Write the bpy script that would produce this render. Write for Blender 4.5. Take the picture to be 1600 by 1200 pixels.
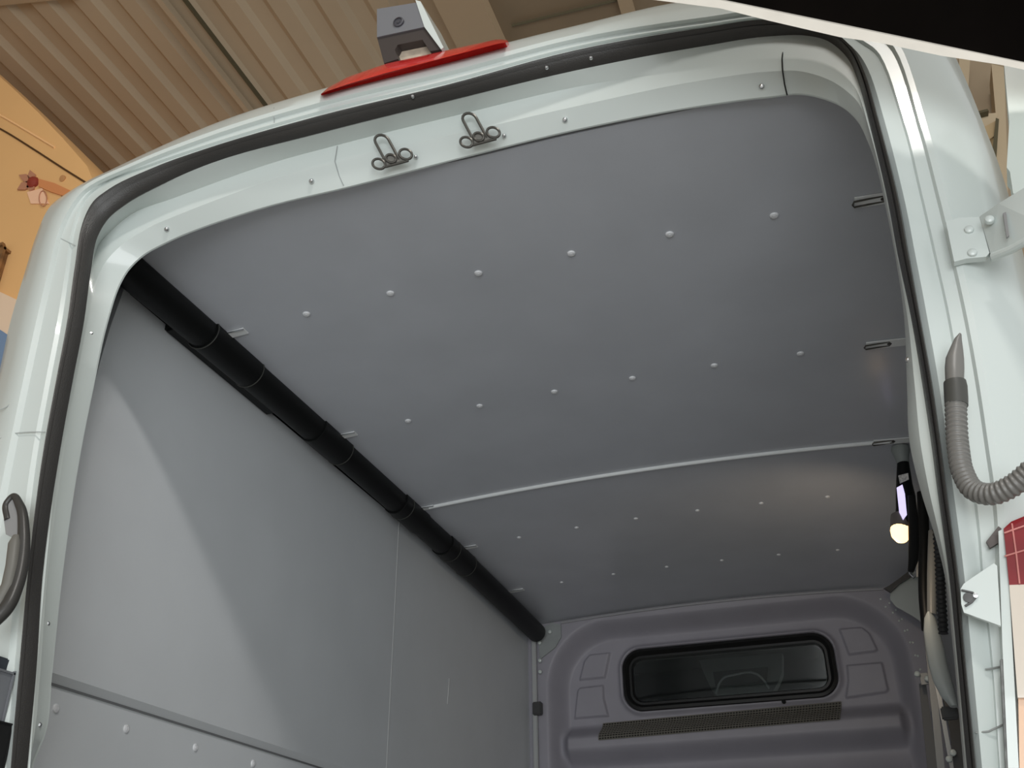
import bpy, bmesh, math, random
from mathutils import Vector, Matrix
random.seed(4)
for o in list(bpy.data.objects): bpy.data.objects.remove(o)
sc = bpy.context.scene
COL = sc.collection

# ------------------------------------------------------------------ camera
FPX = 1578.94
CAM = Vector((0.568, -1.2526, 0.5938))
RIGHT = Vector((0.944793, 0.327587, -0.007267))
DOWN = Vector((-0.167488, 0.463752, -0.869989))
FWD = Vector((-0.281626, 0.823177, 0.493017))
cam_d = bpy.data.cameras.new('camera'); cam = bpy.data.objects.new('camera', cam_d); COL.objects.link(cam)
m = Matrix.Identity(4)
for i in range(3):
    m[i][0] = RIGHT[i]; m[i][1] = -DOWN[i]; m[i][2] = -FWD[i]; m[i][3] = CAM[i]
cam.matrix_world = m
cam_d.sensor_width = 36.0; cam_d.lens = FPX / 1600 * 36.0; cam_d.clip_start = 0.02; cam_d.clip_end = 100
sc.camera = cam

# ------------------------------------------------------------------ light
w = bpy.data.worlds.new('garage_air'); sc.world = w; w.use_nodes = True
w.node_tree.nodes['Background'].inputs[0].default_value = (0.97, 1.0, 0.985, 1)
w.node_tree.nodes['Background'].inputs[1].default_value = 0.55
def area(name, loc, target, size, power, col):
    d = bpy.data.lights.new(name, 'AREA'); d.shape = 'RECTANGLE'; d.size = size[0]; d.size_y = size[1]
    d.energy = power; d.color = col
    o = bpy.data.objects.new(name, d); COL.objects.link(o); o.location = loc
    o.rotation_euler = (Vector(target) - Vector(loc)).to_track_quat('-Z', 'Y').to_euler()
    return o
area('fill_behind_camera', (1.25, -3.9, 0.65), (-0.05, 1.0, 1.3), (2.6, 2.0), 80, (0.95, 0.98, 1.0))  # added soft fill behind the camera, brightens the van interior
area('garage_lamp', (1.5, -2.4, 4.06), (-0.3, 0.2, 1.4), (0.7, 0.16), 42, (1.0, 0.97, 0.93))
vs = sc.view_settings
vs.view_transform = 'Standard'; vs.look = 'None'; vs.gamma = 1.0; vs.use_curve_mapping = False; vs.exposure = 0.25

# ------------------------------------------------------------------ helpers
def at(px, py, n, d):
    """point where the sight line of a pixel of the photo meets the plane n.P = d"""
    r = RIGHT * ((px - 800) / FPX) + DOWN * ((py - 600) / FPX) + FWD
    n = Vector(n)
    return CAM + r * ((d - n.dot(CAM)) / n.dot(r))
def atY(px, py, y): return at(px, py, (0, 1, 0), y)
def atX(px, py, x): return at(px, py, (1, 0, 0), x)
def atZ(px, py, z): return at(px, py, (0, 0, 1), z)
SK = 0.07
def atF(px, py, off):
    p = at(px, py, (-SK, 1, 0), 0.03 + off)
    if p.x > 0 and off > 0.05: p = at(px, py, (-0.01, 1, 0), 0.03 + off)
    return p     # rear frame plane, slightly skewed

MATS = {}
def mat(name, col, rough=0.5, metal=0.0, noise=0.0, scale=8.0, bump=0.0, bscale=200.0, emit=None, coat=0.0, crough=0.03, alpha=1.0, trans=0.0, spec=0.5, ior=1.45, streak=None):
    if name in MATS: return MATS[name]
    mt = bpy.data.materials.new(name); mt.use_nodes = True; nt = mt.node_tree; b = nt.nodes['Principled BSDF']
    b.inputs['Base Color'].default_value = (*col, 1); b.inputs['Roughness'].default_value = rough
    b.inputs['Metallic'].default_value = metal; b.inputs['Coat Weight'].default_value = coat; b.inputs['Coat Roughness'].default_value = crough
    b.inputs['Alpha'].default_value = alpha; b.inputs['Transmission Weight'].default_value = trans
    b.inputs['Specular IOR Level'].default_value = spec; b.inputs['IOR'].default_value = ior
    if emit: b.inputs['Emission Color'].default_value = (*emit[0], 1); b.inputs['Emission Strength'].default_value = emit[1]
    tc = nt.nodes.new('ShaderNodeTexCoord')
    if noise > 0:
        n = nt.nodes.new('ShaderNodeTexNoise'); n.inputs['Scale'].default_value = scale; n.inputs['Detail'].default_value = 6
        mp = nt.nodes.new('ShaderNodeMapping'); nt.links.new(tc.outputs['Object'], mp.inputs[0]); nt.links.new(mp.outputs[0], n.inputs['Vector'])
        if streak: mp.inputs['Scale'].default_value = streak
        r = nt.nodes.new('ShaderNodeValToRGB')
        r.color_ramp.elements[0].position = 0.3; r.color_ramp.elements[1].position = 0.7
        r.color_ramp.elements[0].color = (*[c * (1 - noise) for c in col], 1)
        r.color_ramp.elements[1].color = (*[min(1, c * (1 + noise)) for c in col], 1)
        nt.links.new(n.outputs['Fac'], r.inputs[0]); nt.links.new(r.outputs[0], b.inputs['Base Color'])
    if bump > 0:
        n2 = nt.nodes.new('ShaderNodeTexNoise'); n2.inputs['Scale'].default_value = bscale; n2.inputs['Detail'].default_value = 3
        bp = nt.nodes.new('ShaderNodeBump'); bp.inputs['Strength'].default_value = bump; bp.inputs['Distance'].default_value = 0.002
        nt.links.new(tc.outputs['Object'], n2.inputs['Vector']); nt.links.new(n2.outputs['Fac'], bp.inputs['Height'])
        nt.links.new(bp.outputs[0], b.inputs['Normal'])
    MATS[name] = mt
    return mt
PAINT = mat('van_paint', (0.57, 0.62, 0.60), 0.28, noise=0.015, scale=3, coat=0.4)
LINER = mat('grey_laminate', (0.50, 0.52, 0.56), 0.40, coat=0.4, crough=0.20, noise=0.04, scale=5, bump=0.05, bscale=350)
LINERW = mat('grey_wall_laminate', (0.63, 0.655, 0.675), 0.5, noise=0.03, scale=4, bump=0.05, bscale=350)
CAP = mat('grey_rivet_plastic', (0.72, 0.73, 0.75), 0.35)
STEEL = mat('bright_steel', (0.62, 0.63, 0.64), 0.3, 1.0, noise=0.08, scale=40)
DSTEEL = mat('dark_wire', (0.10, 0.095, 0.085), 0.35, 0.7)
RUBBER = mat('black_rubber', (0.04, 0.038, 0.036), 0.36, bump=0.3, bscale=500)
TUBEB = mat('black_tube', (0.004, 0.0045, 0.0045), 0.45, spec=0.3)
BLACK = mat('black_void', (0.004, 0.004, 0.004), 0.9)
ALU = mat('white_strip', (0.75, 0.77, 0.77), 0.35)
BULK = mat('bulkhead_plastic', (0.325, 0.315, 0.355), 0.5, noise=0.05, scale=6, bump=0.15, bscale=500)
SHEET = mat('primed_sheet', (0.30, 0.32, 0.32), 0.4, noise=0.06, scale=12)
GREYP = mat('grey_plastic', (0.14, 0.135, 0.12), 0.45, bump=0.1)
RED = mat('red_lens', (0.62, 0.012, 0.010), 0.18, coat=0.5)
SILVER = mat('silver_plastic', (0.17, 0.175, 0.19), 0.45, 0.1)

def setparent(o, p):
    if p is not None:
        o.parent = p
        o.matrix_parent_inverse = Matrix.Translation(-PL.get(p.name, p.location))
PL = {}
def mk(name, vs_, fs, mt, parent=None, smooth=True, angle=35):
    me = bpy.data.meshes.new(name); me.from_pydata([tuple(v) for v in vs_], [], fs); me.update()
    bm = bmesh.new(); bm.from_mesh(me); bmesh.ops.recalc_face_normals(bm, faces=bm.faces); bm.to_mesh(me); bm.free()
    if smooth:
        me.polygons.foreach_set('use_smooth', [True] * len(me.polygons)); me.set_sharp_from_angle(angle=math.radians(angle))
    me.materials.append(mt)
    o = bpy.data.objects.new(name, me); COL.objects.link(o); PL[o.name] = Vector((0, 0, 0)); setparent(o, parent)
    return o
def inst(name, me, loc, rot, parent, scale=(1, 1, 1)):
    o = bpy.data.objects.new(name, me); COL.objects.link(o); setparent(o, parent)
    M = Matrix.LocRotScale(Vector(loc), rot, Vector(scale)); o.matrix_basis = M
    return o
def empty(name, loc, label=None, cat=None, group=None, kind=None):
    o = bpy.data.objects.new(name, None); COL.objects.link(o); o.location = loc; o.empty_display_size = 0.05
    PL[o.name] = Vector(loc); tag(o, label, cat, group, kind); return o
def tag(o, label=None, cat=None, group=None, kind=None):
    if label: o['label'] = label
    if cat: o['category'] = cat
    if group: o['group'] = group
    if kind: o['kind'] = kind
    return o
class MB:
    def __init__(s): s.v = []; s.f = []
    def add(s, vs_, fs):
        k = len(s.v); s.v += [Vector(v) for v in vs_]; s.f += [tuple(i + k for i in f) for f in fs]; return s
    def box(s, lo, hi, M=None, bev=0.0):
        bm = bmesh.new(); bmesh.ops.create_cube(bm, size=1.0)
        c = [(lo[i] + hi[i]) / 2 for i in range(3)]; d = [hi[i] - lo[i] for i in range(3)]
        for v in bm.verts: v.co = Vector([c[i] + v.co[i] * d[i] for i in range(3)])
        if bev > 0: bmesh.ops.bevel(bm, geom=bm.edges[:], offset=bev, segments=2, affect='EDGES')
        bm.verts.index_update()
        vv = [(M @ v.co) if M else v.co.copy() for v in bm.verts]
        ff = [[v.index for v in f.verts] for f in bm.faces]; bm.free(); return s.add(vv, ff)
    def tube(s, path, r, n=12, cap=True, closed=False):
        path = [Vector(p) for p in path]; N = len(path); rs = r if isinstance(r, (list, tuple)) else [r] * N
        up = None; vs_ = []
        for i, p in enumerate(path):
            if closed: t = path[(i + 1) % N] - path[i - 1]
            else: t = path[min(i + 1, N - 1)] - path[max(i - 1, 0)]
            if t.length < 1e-9: t = Vector((0, 0, 1))
            t.normalize()
            if up is None:
                up = Vector((0, 0, 1)) if abs(t.z) < 0.9 else Vector((1, 0, 0))
            a = (up - t * up.dot(t)).normalized(); b = t.cross(a); up = a
            for k in range(n):
                q = 2 * math.pi * k / n; vs_.append(p + (a * math.cos(q) + b * math.sin(q)) * rs[i])
        fs = []
        for i in range(N if closed else N - 1):
            for k in range(n):
                j = (i + 1) % N
                fs.append((i * n + k, i * n + (k + 1) % n, j * n + (k + 1) % n, j * n + k))
        if cap and not closed: fs += [tuple(range(n))[::-1], tuple((N - 1) * n + k for k in range(n))]
        return s.add(vs_, fs)
    def prism(s, pts, ext):
        """polygon given as 3D points, thickened by the vector ext"""
        pts = [Vector(p) for p in pts]; n = len(pts); e = Vector(ext)
        return s.add(pts + [p + e for p in pts], [tuple(range(n)), tuple(range(2 * n - 1, n - 1, -1))] + [(i, (i + 1) % n, n + (i + 1) % n, n + i) for i in range(n)])
    def lathe(s, prof, M, n=16):
        vs_ = []; fs = []
        for (r, z) in prof:
            for k in range(n):
                a = 2 * math.pi * k / n; vs_.append(M @ Vector((r * math.cos(a), r * math.sin(a), z)))
        for i in range(len(prof) - 1):
            for k in range(n): fs.append((i * n + k, i * n + (k + 1) % n, (i + 1) * n + (k + 1) % n, (i + 1) * n + k))
        fs += [tuple(range(n)), tuple((len(prof) - 1) * n + k for k in range(n))]
        return s.add(vs_, fs)
    def build(s, name, mt, parent=None, smooth=True, angle=35): return mk(name, s.v, s.f, mt, parent, smooth, angle)
def look(z):
    return Vector(z).to_track_quat('Z', 'Y').to_matrix().to_4x4()
def frame_at(p, z): return Matrix.Translation(p) @ look(z)
def herm(ts, ps, u):
    i = 0
    while i < len(ts) - 2 and u > ts[i + 1]: i += 1
    def tan(k):
        if k == 0: return (ps[1] - ps[0]) / (ts[1] - ts[0])
        if k == len(ps) - 1: return (ps[-1] - ps[-2]) / (ts[-1] - ts[-2])
        a = (ps[k] - ps[k - 1]) / (ts[k] - ts[k - 1]); b = (ps[k + 1] - ps[k]) / (ts[k + 1] - ts[k])
        h0 = ts[k] - ts[k - 1]; h1 = ts[k + 1] - ts[k]
        return (a * h1 + b * h0) / (h0 + h1)
    h = ts[i + 1] - ts[i]; x = (u - ts[i]) / h
    m0 = tan(i) * h; m1 = tan(i + 1) * h
    return ps[i] * (2 * x**3 - 3 * x**2 + 1) + m0 * (x**3 - 2 * x**2 + x) + ps[i + 1] * (-2 * x**3 + 3 * x**2) + m1 * (x**3 - x**2)
def smooth_path(pts, per=8):
    pts = [Vector(p) for p in pts]; ts = [0]
    for a, b in zip(pts, pts[1:]): ts.append(ts[-1] + max(1e-6, (b - a).length))
    out = []
    for i in range(len(pts) - 1):
        for k in range(per): out.append(herm(ts, pts, ts[i] + (ts[i + 1] - ts[i]) * k / per))
    return out + [pts[-1]]
def grid_faces(nr, nc, flip=False):
    return [(i * nc + j, i * nc + j + 1, (i + 1) * nc + j + 1, (i + 1) * nc + j) for i in range(nr - 1) for j in range(nc - 1)]
ZC = 1.95                       # cargo ceiling height on the centre line
def zc(x): return ZC - 0.0446 * x * x

# ------------------------------------------------------------------ van body: rear frame lofted through its real creases
D = [(23,1400),(43,1190),(47,1147),(56,1050),(66,900),(94,700),(112,600),(131,500),(142,420),(150,375),(166,345),(195,320),(260,285),(330,255),(500,208),(700,158),(900,110),(1100,72),(1200,57),(1262,56),(1300,68),(1325,92),(1340,125),(1360,200),(1384,300),(1403,400),(1424,500),(1441,600),(1456,700),(1465,770),(1475,840),(1483,900),(1493,1000),(1511,1200),(1529,1400)]
E_ = [(8,1400),(25,1190),(28,1147),(36,1050),(50,900),(74,700),(92,600),(110,500),(120,425),(130,360),(145,322),(172,298),(240,266),(320,238),(500,185),(700,137),(900,82),(1100,48),(1200,36),(1262,42),(1300,53),(1332,80),(1350,112),(1375,195),(1402,300),(1421,400),(1439,500),(1457,600),(1471,700),(1480,770),(1490,840),(1498,900),(1506,1000),(1526,1200),(1544,1400)]
A = [(38,1400),(51,1190),(68,1147),(79,1050),(95,900),(125,700),(145,600),(166,505),(188,440),(203,417),(225,397),(260,378),(315,355),(400,327),(550,290),(720,246),(900,202),(1100,164),(1200,151),(1262,147),(1315,165),(1340,188),(1356,220),(1370,262),(1380,305),(1399,400),(1413,500),(1417,600),(1422,695),(1440,770),(1462,840),(1476,897),(1488,1000),(1506,1200),(1524,1400)]
B = [(30,1400),(47,1190),(54,1147),(63,1050),(74,900),(101,700),(118,600),(137,500),(150,440),(166,408),(190,383),(225,360),(280,335),(390,293),(525,252),(710,210),(905,165),(1100,125),(1200,112),(1255,112),(1300,127),(1325,144),(1342,162),(1362,220)]
Cc = [(24,1400),(44,1190),(48,1147),(57,1050),(67,900),(95,700),(113,600),(132,500),(143,425),(153,385),(172,362),(205,335),(270,310),(385,268),(530,226),(710,181),(905,135),(1100,107),(1200,93),(1262,94),(1300,106),(1322,122),(1338,140),(1359,205)]
for k in range(24, 35):
    a, d = Vector(A[k]), Vector(D[k]); B.append(tuple(a.lerp(d, 0.5))); Cc.append(tuple(a.lerp(d, 0.9)))
F1 = [(-8,1400),(10,1190),(13,1147),(22,1050),(36,900),(60,700),(78,600),(97,500),(108,425),(116,365),(130,320),(158,290),(235,260),(318,232),(500,178),(700,130),(900,77),(1100,43),(1200,31),(1265,36),(1308,46),(1345,68),(1372,90),(1410,195),(1436,300),(1459,400),(1481,500),(1497,600),(1511,700),(1520,770),(1528,840),(1533,900),(1545,1000),(1560,1200),(1575,1400)]
F2 = [(-110,1400),(-72,1190),(-64,1147),(-48,1050),(-25,900),(14,700),(35,600),(57,500),(75,425),(90,365),(106,330),(130,298),(212,257),(312,218),(500,160),(700,112),(900,60),(1100,27),(1203,15),(1275,20),(1330,30),(1365,45),(1398,75),(1438,195),(1466,300),(1490,400),(1512,500),(1530,600),(1545,700),(1555,770),(1560,840),(1560,900),(1566,1000),(1578,1200),(1592,1400)]
G = [(-160,1400),(-125,1190),(-115,1147),(-98,1050),(-72,900),(-38,700),(-6,600),(17,500),(39,425),(57,367),(75,327),(107,300),(180,262),(300,207),(500,140),(700,90),(900,40),(1095,-2),(1210,-12),(1310,-10),(1385,5),(1430,30),(1455,55),(1513,195),(1547,300),(1569,400),(1594,500),(1615,600),(1630,700),(1645,770),(1655,840),(1662,900),(1670,1000),(1680,1200),(1690,1400)]
TS = [0.0]
for k in range(34): TS.append(TS[-1] + max(8, ((Vector(D[k + 1]) - Vector(D[k])).length + (Vector(A[k + 1]) - Vector(A[k])).length) / 2))
US = []
for k in range(34):
    for j in range(6): US.append(TS[k] + (TS[k + 1] - TS[k]) * j / 6)
US.append(TS[-1])
def curve(px, off):
    ps = [Vector((x, y)) for x, y in px]
    out = []
    for u in US:
        q = herm(TS, ps, u); p = atF(q.x, q.y, off)
        if p.x > 0 and off > 0.05: p = at(q.x, q.y, (-0.01, 1, 0), 0.03 + off)
        out.append(p)
    return out
cA = curve(A, 0.095); cB = curve(B, 0.066); cC = curve(Cc, 0.060); cD = curve(D, 0.016); cE = curve(E_, 0.0)
cF1 = curve(F1, 0.014); cF2 = curve(F2, 0.0); cG = curve(G, 0.045)
MID = Vector((0, 0, 1.2))
def push(c, dist, dy):
    out = []
    for i, p in enumerate(c):
        t = c[min(i + 1, len(c) - 1)] - c[max(i - 1, 0)]; n = Vector((-t.z, 0, t.x)).normalized()
        if n.dot(p - MID) < 0: n = -n
        out.append(p + n * dist + Vector((0, dy, 0)))
    return out
def mixc(a, b, t, dy=0): return [p.lerp(q, t) + Vector((0, dy, 0)) for p, q in zip(a, b)]
def strip(curves):
    n = len(curves[0]); vs_ = [p for c in curves for p in c]
    return vs_, grid_faces(len(curves), n)
van = empty('van', (0, 0, -0.05), 'white high-roof panel van with its rear doors open, seen from behind and below', 'van')
v, f = strip([push(cA, 0.0, 0.004), cA, mixc(cA, cB, .93), cB, mixc(cB, cC, 0.1), mixc(cB, cC, 0.93), cC, mixc(cC, cD, .08), cD])
mk('rear_frame', v, f, PAINT, van, angle=24)
v, f = strip([push(cA, 0.001, 0.004), push(cA, 0.05, 0.008), push(cA, 0.10, 0.02)])
mk('frame_gap_shade', v, f, RUBBER, van, angle=60)  # black piece paints the shade in the gap behind the frame edge
sl = []
for t, h in ((0, 0.002), (0.05, -0.012), (0.2, -0.026), (0.38, -0.030), (0.48, -0.020), (0.54, -0.020), (0.62, -0.03), (0.8, -0.028), (0.95, -0.014), (1, 0.006)):
    sl.append(mixc(cD, cE, t, h * 0.5))
v, f = strip(sl); mk('door_seal', v, f, RUBBER, van, angle=50)
cG2 = push(cG, 0.035, 0.05); cG3 = push(cG, 0.045, 0.16); cG4 = push(cG, 0.05, 3.3)
v, f = strip([mixc(cE, cF1, -0.2, 0.025), mixc(cE, cF1, 0.25), cF1, mixc(cF1, cF2, 0.12, -0.004), mixc(cF1, cF2, 0.85, 0.006), cF2, mixc(cF2, cG, 0.12, -0.006), mixc(cF2, cG, 0.5, -0.006), mixc(cF2, cG, 0.82, -0.002), cG, cG2, cG3, cG4])
mk('outer_body', v, f, PAINT, van, angle=30)

# header screws and seams
bm = MB().lathe([(0.0001, 0.004), (0.0025, 0.0038), (0.0045, 0.002), (0.005, 0), (0.005, -0.003)], Matrix.Identity(4), 12)
scr_me = mk('screw', bm.v, bm.f, STEEL); scr_mesh = scr_me.data; bpy.data.objects.remove(scr_me)
def on_frame(px, py, off, lift, nrm, me, name, parent, scale=1):
    p = atF(px, py, off); inst(name, me, p + Vector(nrm).normalized() * lift, look(nrm).to_quaternion(), parent, (scale,) * 3)
for (x, y) in ((261, 358), (487, 283), (883, 187), (1190, 135), (650, 245), (788, 212)):
    on_frame(x, y, 0.079, 0.002, (0, -0.7, -0.7), scr_mesh, 'screw', van, 1.0 if x not in (650, 788) else 0.8)
for (x, y) in ((142, 522), (74, 975), (61, 1133)):
    on_frame(x, y, 0.079, 0.002, (0.7, -0.7, 0), scr_mesh, 'screw', van, 0.85)
for (x, y) in ((646, 152), (855, 107), (924, 92)):
    on_frame(x, y, -0.008, 0.004, (0, -1, -0.3), scr_mesh, 'screw', van, 0.7)
on_frame(1423, 562, 0.09, 0.004, (-1, -0.2, 0), scr_mesh, 'screw', van, 0.9)
def seam(pts, r, name='joint_seam', mt=BLACK, parent=van): MB().tube([Vector(p) for p in pts], r, 6).build(name, mt, parent)
seam([atF(1225, 62, 0.024), atF(1222, 92, 0.058), atF(1223, 112, 0.064), atF(1226, 132, 0.078), atF(1230, 149, 0.092)], 0.0012)
seam([atF(527, 228, 0.058), atF(523, 252, 0.064), atF(530, 275, 0.082), atF(537, 290, 0.092)], 0.0008, mt=SHEET)

# wire clips on the header
def clip(px, py, label):
    c0 = atF(px, py, 0.070)
    ex = (atF(px + 30, py - 7, 0.069) - c0); ey = (atF(px - 16, py - 30, 0.052) - c0)
    nz = ex.cross(ey).normalized()
    if nz.y > 0: nz = -nz
    c0 = c0 + nz * 0.010
    e = empty('wire_clip', c0, label, 'clip', 'wire clips on the van header')
    P = lambda a, b: c0 + ex * a + ey * b
    hw = 0.34
    loop = [P(hw, -0.1)] + [P(hw, 0.85)] + [P(hw * math.cos(q), 0.95 + 0.3 * math.sin(q)) for q in [math.pi * k / 8 for k in range(9)]] + [P(-hw, 0.85), P(-hw, -0.1)]
    MB().tube(loop, 0.0028, 8).build('loop', DSTEEL, e)
    plate = MB().prism([P(-hw, 0.2), P(-hw - 0.02, -0.28), P(hw + 0.25, -0.3), P(hw, 0.2)], nz * 0.002).build('plate', GREYP, e, False)
    for a, b, r in ((-0.70, -0.10, 0.30), (0.0, 0.02, 0.24), (0.78, 0.06, 0.30)):
        rg = [P(a + r * math.cos(q), b + r * 0.85 * math.sin(q)) + nz * 0.003 for q in [2 * math.pi * k / 20 for k in range(20)]]
        MB().tube(rg, 0.0026, 8, closed=True).build('ring', DSTEEL, e)
    MB().tube([P(-0.6, -0.3) + nz * .002, P(0.75, -0.26) + nz * .002], 0.0026, 8).build('wire_foot', DSTEEL, e)
clip(615, 251, 'dark wire clip on the white header, the left one of the pair')
clip(752, 217, 'dark wire clip on the white header, the right one below the red lamp')

# high brake lamp and reversing camera
bl = []
for k in range(33):
    t = k / 32; x = 501 + 289 * t
    yb = 147 - 80 * t
    kk = ((0, 2), (.03, 8), (.14, 16), (.35, 20), (.65, 15), (.95, 10), (1, 4))
    j = max(i for i in range(len(kk) - 1) if t >= kk[i][0]); u_ = (t - kk[j][0]) / (kk[j + 1][0] - kk[j][0]); th = kk[j][1] + (kk[j + 1][1] - kk[j][1]) * u_
    lo = atF(x, yb, 0.004); hi = atF(x + 3, yb - th, 0.02); mid = atF(x + 1, yb - th * 0.25, -0.022); mid2 = atF(x + 2, yb - th * 0.7, -0.010)
    bl.append([lo + Vector((0, .05, 0)), lo, mid, mid2, hi, hi + Vector((0, 0.06, 0))])
v = [p for r in bl for p in r]; f = grid_faces(33, 6) + [tuple(range(6)), tuple(32 * 6 + k for k in range(6))]
lampo = mk('brake_lamp', v, f, RED, van, angle=40); lampo['label'] = 'long red high-level brake lamp'
def q3(l, off): return [atF(x, y, off) for x, y in l]
ch = MB()
front = q3([(589, 14), (656, 3), (663, 42), (589, 58)], 0.02)
ch.prism(front, Vector((0, 0.10, 0.015)))
hous = ch.build('camera_housing', SILVER, van, False); hous['label'] = 'silver grey camera housing above the brake lamp'
lg = MB(); lg.prism(q3([(589, 58), (663, 42), (692, 77), (672, 80), (660, 62), (621, 70), (617, 78), (622, 92), (600, 99)], 0.024), Vector((0, 0.095, 0.01)))
lg.build('camera_arch', mat('arch_dark', (.05, .042, .04), .45), van, False)
MB().prism(q3([(649, 0), (657, 2), (693, 74), (689, 77), (663, 42)], 0.018), Vector((0.004, 0.10, 0.01))).build('side_trim', PAINT, van, False)
MB().prism(q3([(615, 66), (668, 56), (680, 88), (622, 98)], 0.045), Vector((0, 0.02, 0))).build('camera_glass', mat('camera_glass', (.50, .42, .33), .3, noise=.3, scale=30), van, False)
M = frame_at(atF(623, 35, 0.018), (0, -1, -0.15))
MB().lathe([(0.0115, -0.004), (0.0115, 0.003), (0.009, 0.004), (0.0085, 0.0015), (0.004, 0.0015), (0.0035, 0.003), (0.0005, 0.003)], M, 20).build('camera_screw', mat('dark_screw', (.06, .06, .07), .4), van)

# right hinge, rear door edge, jamb parts
hp = MB(); hp.prism(q3([(1478, 346), (1500, 340), (1531, 339), (1546, 395), (1541, 401), (1510, 404), (1491, 409)], -0.016), Vector((0, 0.012, 0)))
hinge = hp.build('hinge_plate', PAINT, van, False)
MB().prism([atF(1531, 338, -0.018), atF(1560, 318, -0.05), atF(1625, 278, -0.10), atF(1640, 355, -0.10), atF(1578, 388, -0.05), atF(1549, 401, -0.018)], Vector((0.0, 0.014, 0))).build('hinge_arm', PAINT, van, False)
MB().tube([atF(1552, 401, -0.03), atF(1580, 390, -0.055), atF(1640, 357, -0.105)], 0.006, 10).build('hinge_rib', PAINT, van)
bm = MB().lathe([(0.0001, 0.005), (0.004, 0.005), (0.007, 0.003), (0.008, 0), (0.008, -0.004)], Matrix.Identity(4), 14)
t_ = mk('bolt', bm.v, bm.f, PAINT); bolt_mesh = t_.data; bpy.data.objects.remove(t_)
for (x, y, o_) in ((1514, 359, -0.017), (1519, 395, -0.017), (1546, 343, -0.04)):
    inst('bolt', bolt_mesh, atF(x, y, o_), look((0, -1, 0)).to_quaternion(), van, (0.85,) * 3)
MB().prism([atF(1567, 333, -0.058), atF(1572, 331, -0.06), atF(1577, 368, -0.06), atF(1573, 371, -0.058)], Vector((0, 0.004, 0))).build('hinge_slot', mat('slot_grey', (.25, .25, .25), .5), van, False)
dr = MB()
dr.prism([atF(1568, 90, -0.03), atF(1577, 190, -0.03), atF(1573, 262, -0.03), atF(1578, 268, -0.03), atF(1583, 302, -0.03), atF(1660, 330, -0.03), atF(1680, 90, -0.03)], Vector((0.004, 0.045, 0)))
door = dr.build('rear_door', mat('door_paint', (.58, .63, .59), .35), van, False); door['label'] = 'white edge of the opened right rear door'
# cable boots
def ribbed(path, r, rr, pitch):
    p = smooth_path(path, 40); out = [p[0]]; acc = 0; rs = [r]
    for a, b in zip(p, p[1:]):
        acc += (b - a).length; out.append(b); rs.append(r + rr * (0.5 + 0.5 * math.cos(2 * math.pi * acc / pitch)))
    return out, rs
GB = mat('boot_rubber', (0.16, 0.155, 0.145), 0.38)
pth, rs = ribbed([atF(1493, 612, -0.03), atF(1494, 650, -0.03), atF(1497, 700, -0.03), atF(1505, 740, -0.035), atF(1522, 766, -0.045), atF(1550, 772, -0.06), atF(1580, 760, -0.075), atF(1610, 736, -0.09), atF(1630, 716, -0.1)], 0.0125, 0.0016, 0.0068)
bt = MB().tube(pth, rs, 16).build('cable_boot', GB, van); bt['label'] = 'ribbed grey cable boot beside the right jamb'
MB().tube([atF(1492, 597, -0.03), atF(1493, 604, -0.03), atF(1494, 622, -0.03), atF(1494.5, 634, -0.03)], [0.0142, 0.0148, 0.0148, 0.0145], 18).build('boot_collar', mat('boot_dark', (.06, .06, .055), .45), bt)
bp_ = []
for (x, yy, wx, dz) in ((1500.5, 522, 2, .003), (1497, 530, 6, .004), (1494.5, 545, 10.5, .006), (1492, 560, 14.5, .008), (1491.5, 575, 15.5, .0115), (1491.5, 590, 15, .013), (1492, 604, 14.5, .0135)):
    c0 = atF(x, yy, -0.03); ex = atF(x + wx, yy + 1, -0.03) - c0
    bp_.append([c0 + ex * math.cos(q) + Vector((0, -dz * math.sin(q), 0)) for q in [2 * math.pi * k / 14 for k in range(14)]])
v = [p for r in bp_ for p in r]; f = []
for i in range(len(bp_) - 1):
    for k in range(14): f.append((i * 14 + k, i * 14 + (k + 1) % 14, (i + 1) * 14 + (k + 1) % 14, (i + 1) * 14 + k))
f += [tuple(range(14)), tuple((len(bp_) - 1) * 14 + k for k in range(14))]
mk('boot_tip', v, f, GB, bt, angle=70)
# left cable boot
lb = smooth_path([atF(12, 812, -0.035), atF(11, 786, -0.035), atF(20, 776, -0.035), atF(31, 790, -0.035), atF(37, 830, -0.035), atF(34, 880, -0.035), atF(26, 915, -0.04), atF(10, 950, -0.05), atF(-20, 980, -0.06)], 10)
lbo = MB().tube(lb, [0.0055 + 0.0055 * min(1, max(0, (i - 20) / 30)) for i in range(len(lb))], 14).build('cable_boot', mat('boot_black', (.045, .043, .04), .35), van); lbo['label'] = 'dark cable boot at the left body edge'
MB().prism(q3([(9, 835), (6, 812), (9, 790), (18, 779), (27, 786), (31, 815), (31, 834), (24, 841), (17, 838)], -0.036), Vector((0, 0.01, 0))).build('boot_tip', mat('boot_tip_grey', (.25, .25, .25), .35), lbo, False)
MB().tube([atF(26, 838, -0.042), atF(23, 850, -0.045), atF(19, 885, -0.045), atF(13, 915, -0.047), atF(-2, 944, -0.05)], [0.006, 0.010, 0.010, 0.0105, 0.0105], 14).build('boot_sleeve', GREYP, lbo)
# left lower latch block
MB().box(atF(-28, 1125, -0.03) , atF(22, 1052, 0.01), bev=0.003).build('latch_block', SILVER, van, angle=30)
MB().box(atF(-28, 1048, -0.02), atF(17, 1030, 0.012), bev=0.002).build('latch_rubber', mat('navy_rubber', (.02, .025, .035), .5), van, angle=30)
MB().box(atF(-28, 1230, -0.02), atF(17, 1132, 0.012), bev=0.002).build('latch_body', BLACK, van, angle=30)
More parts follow.
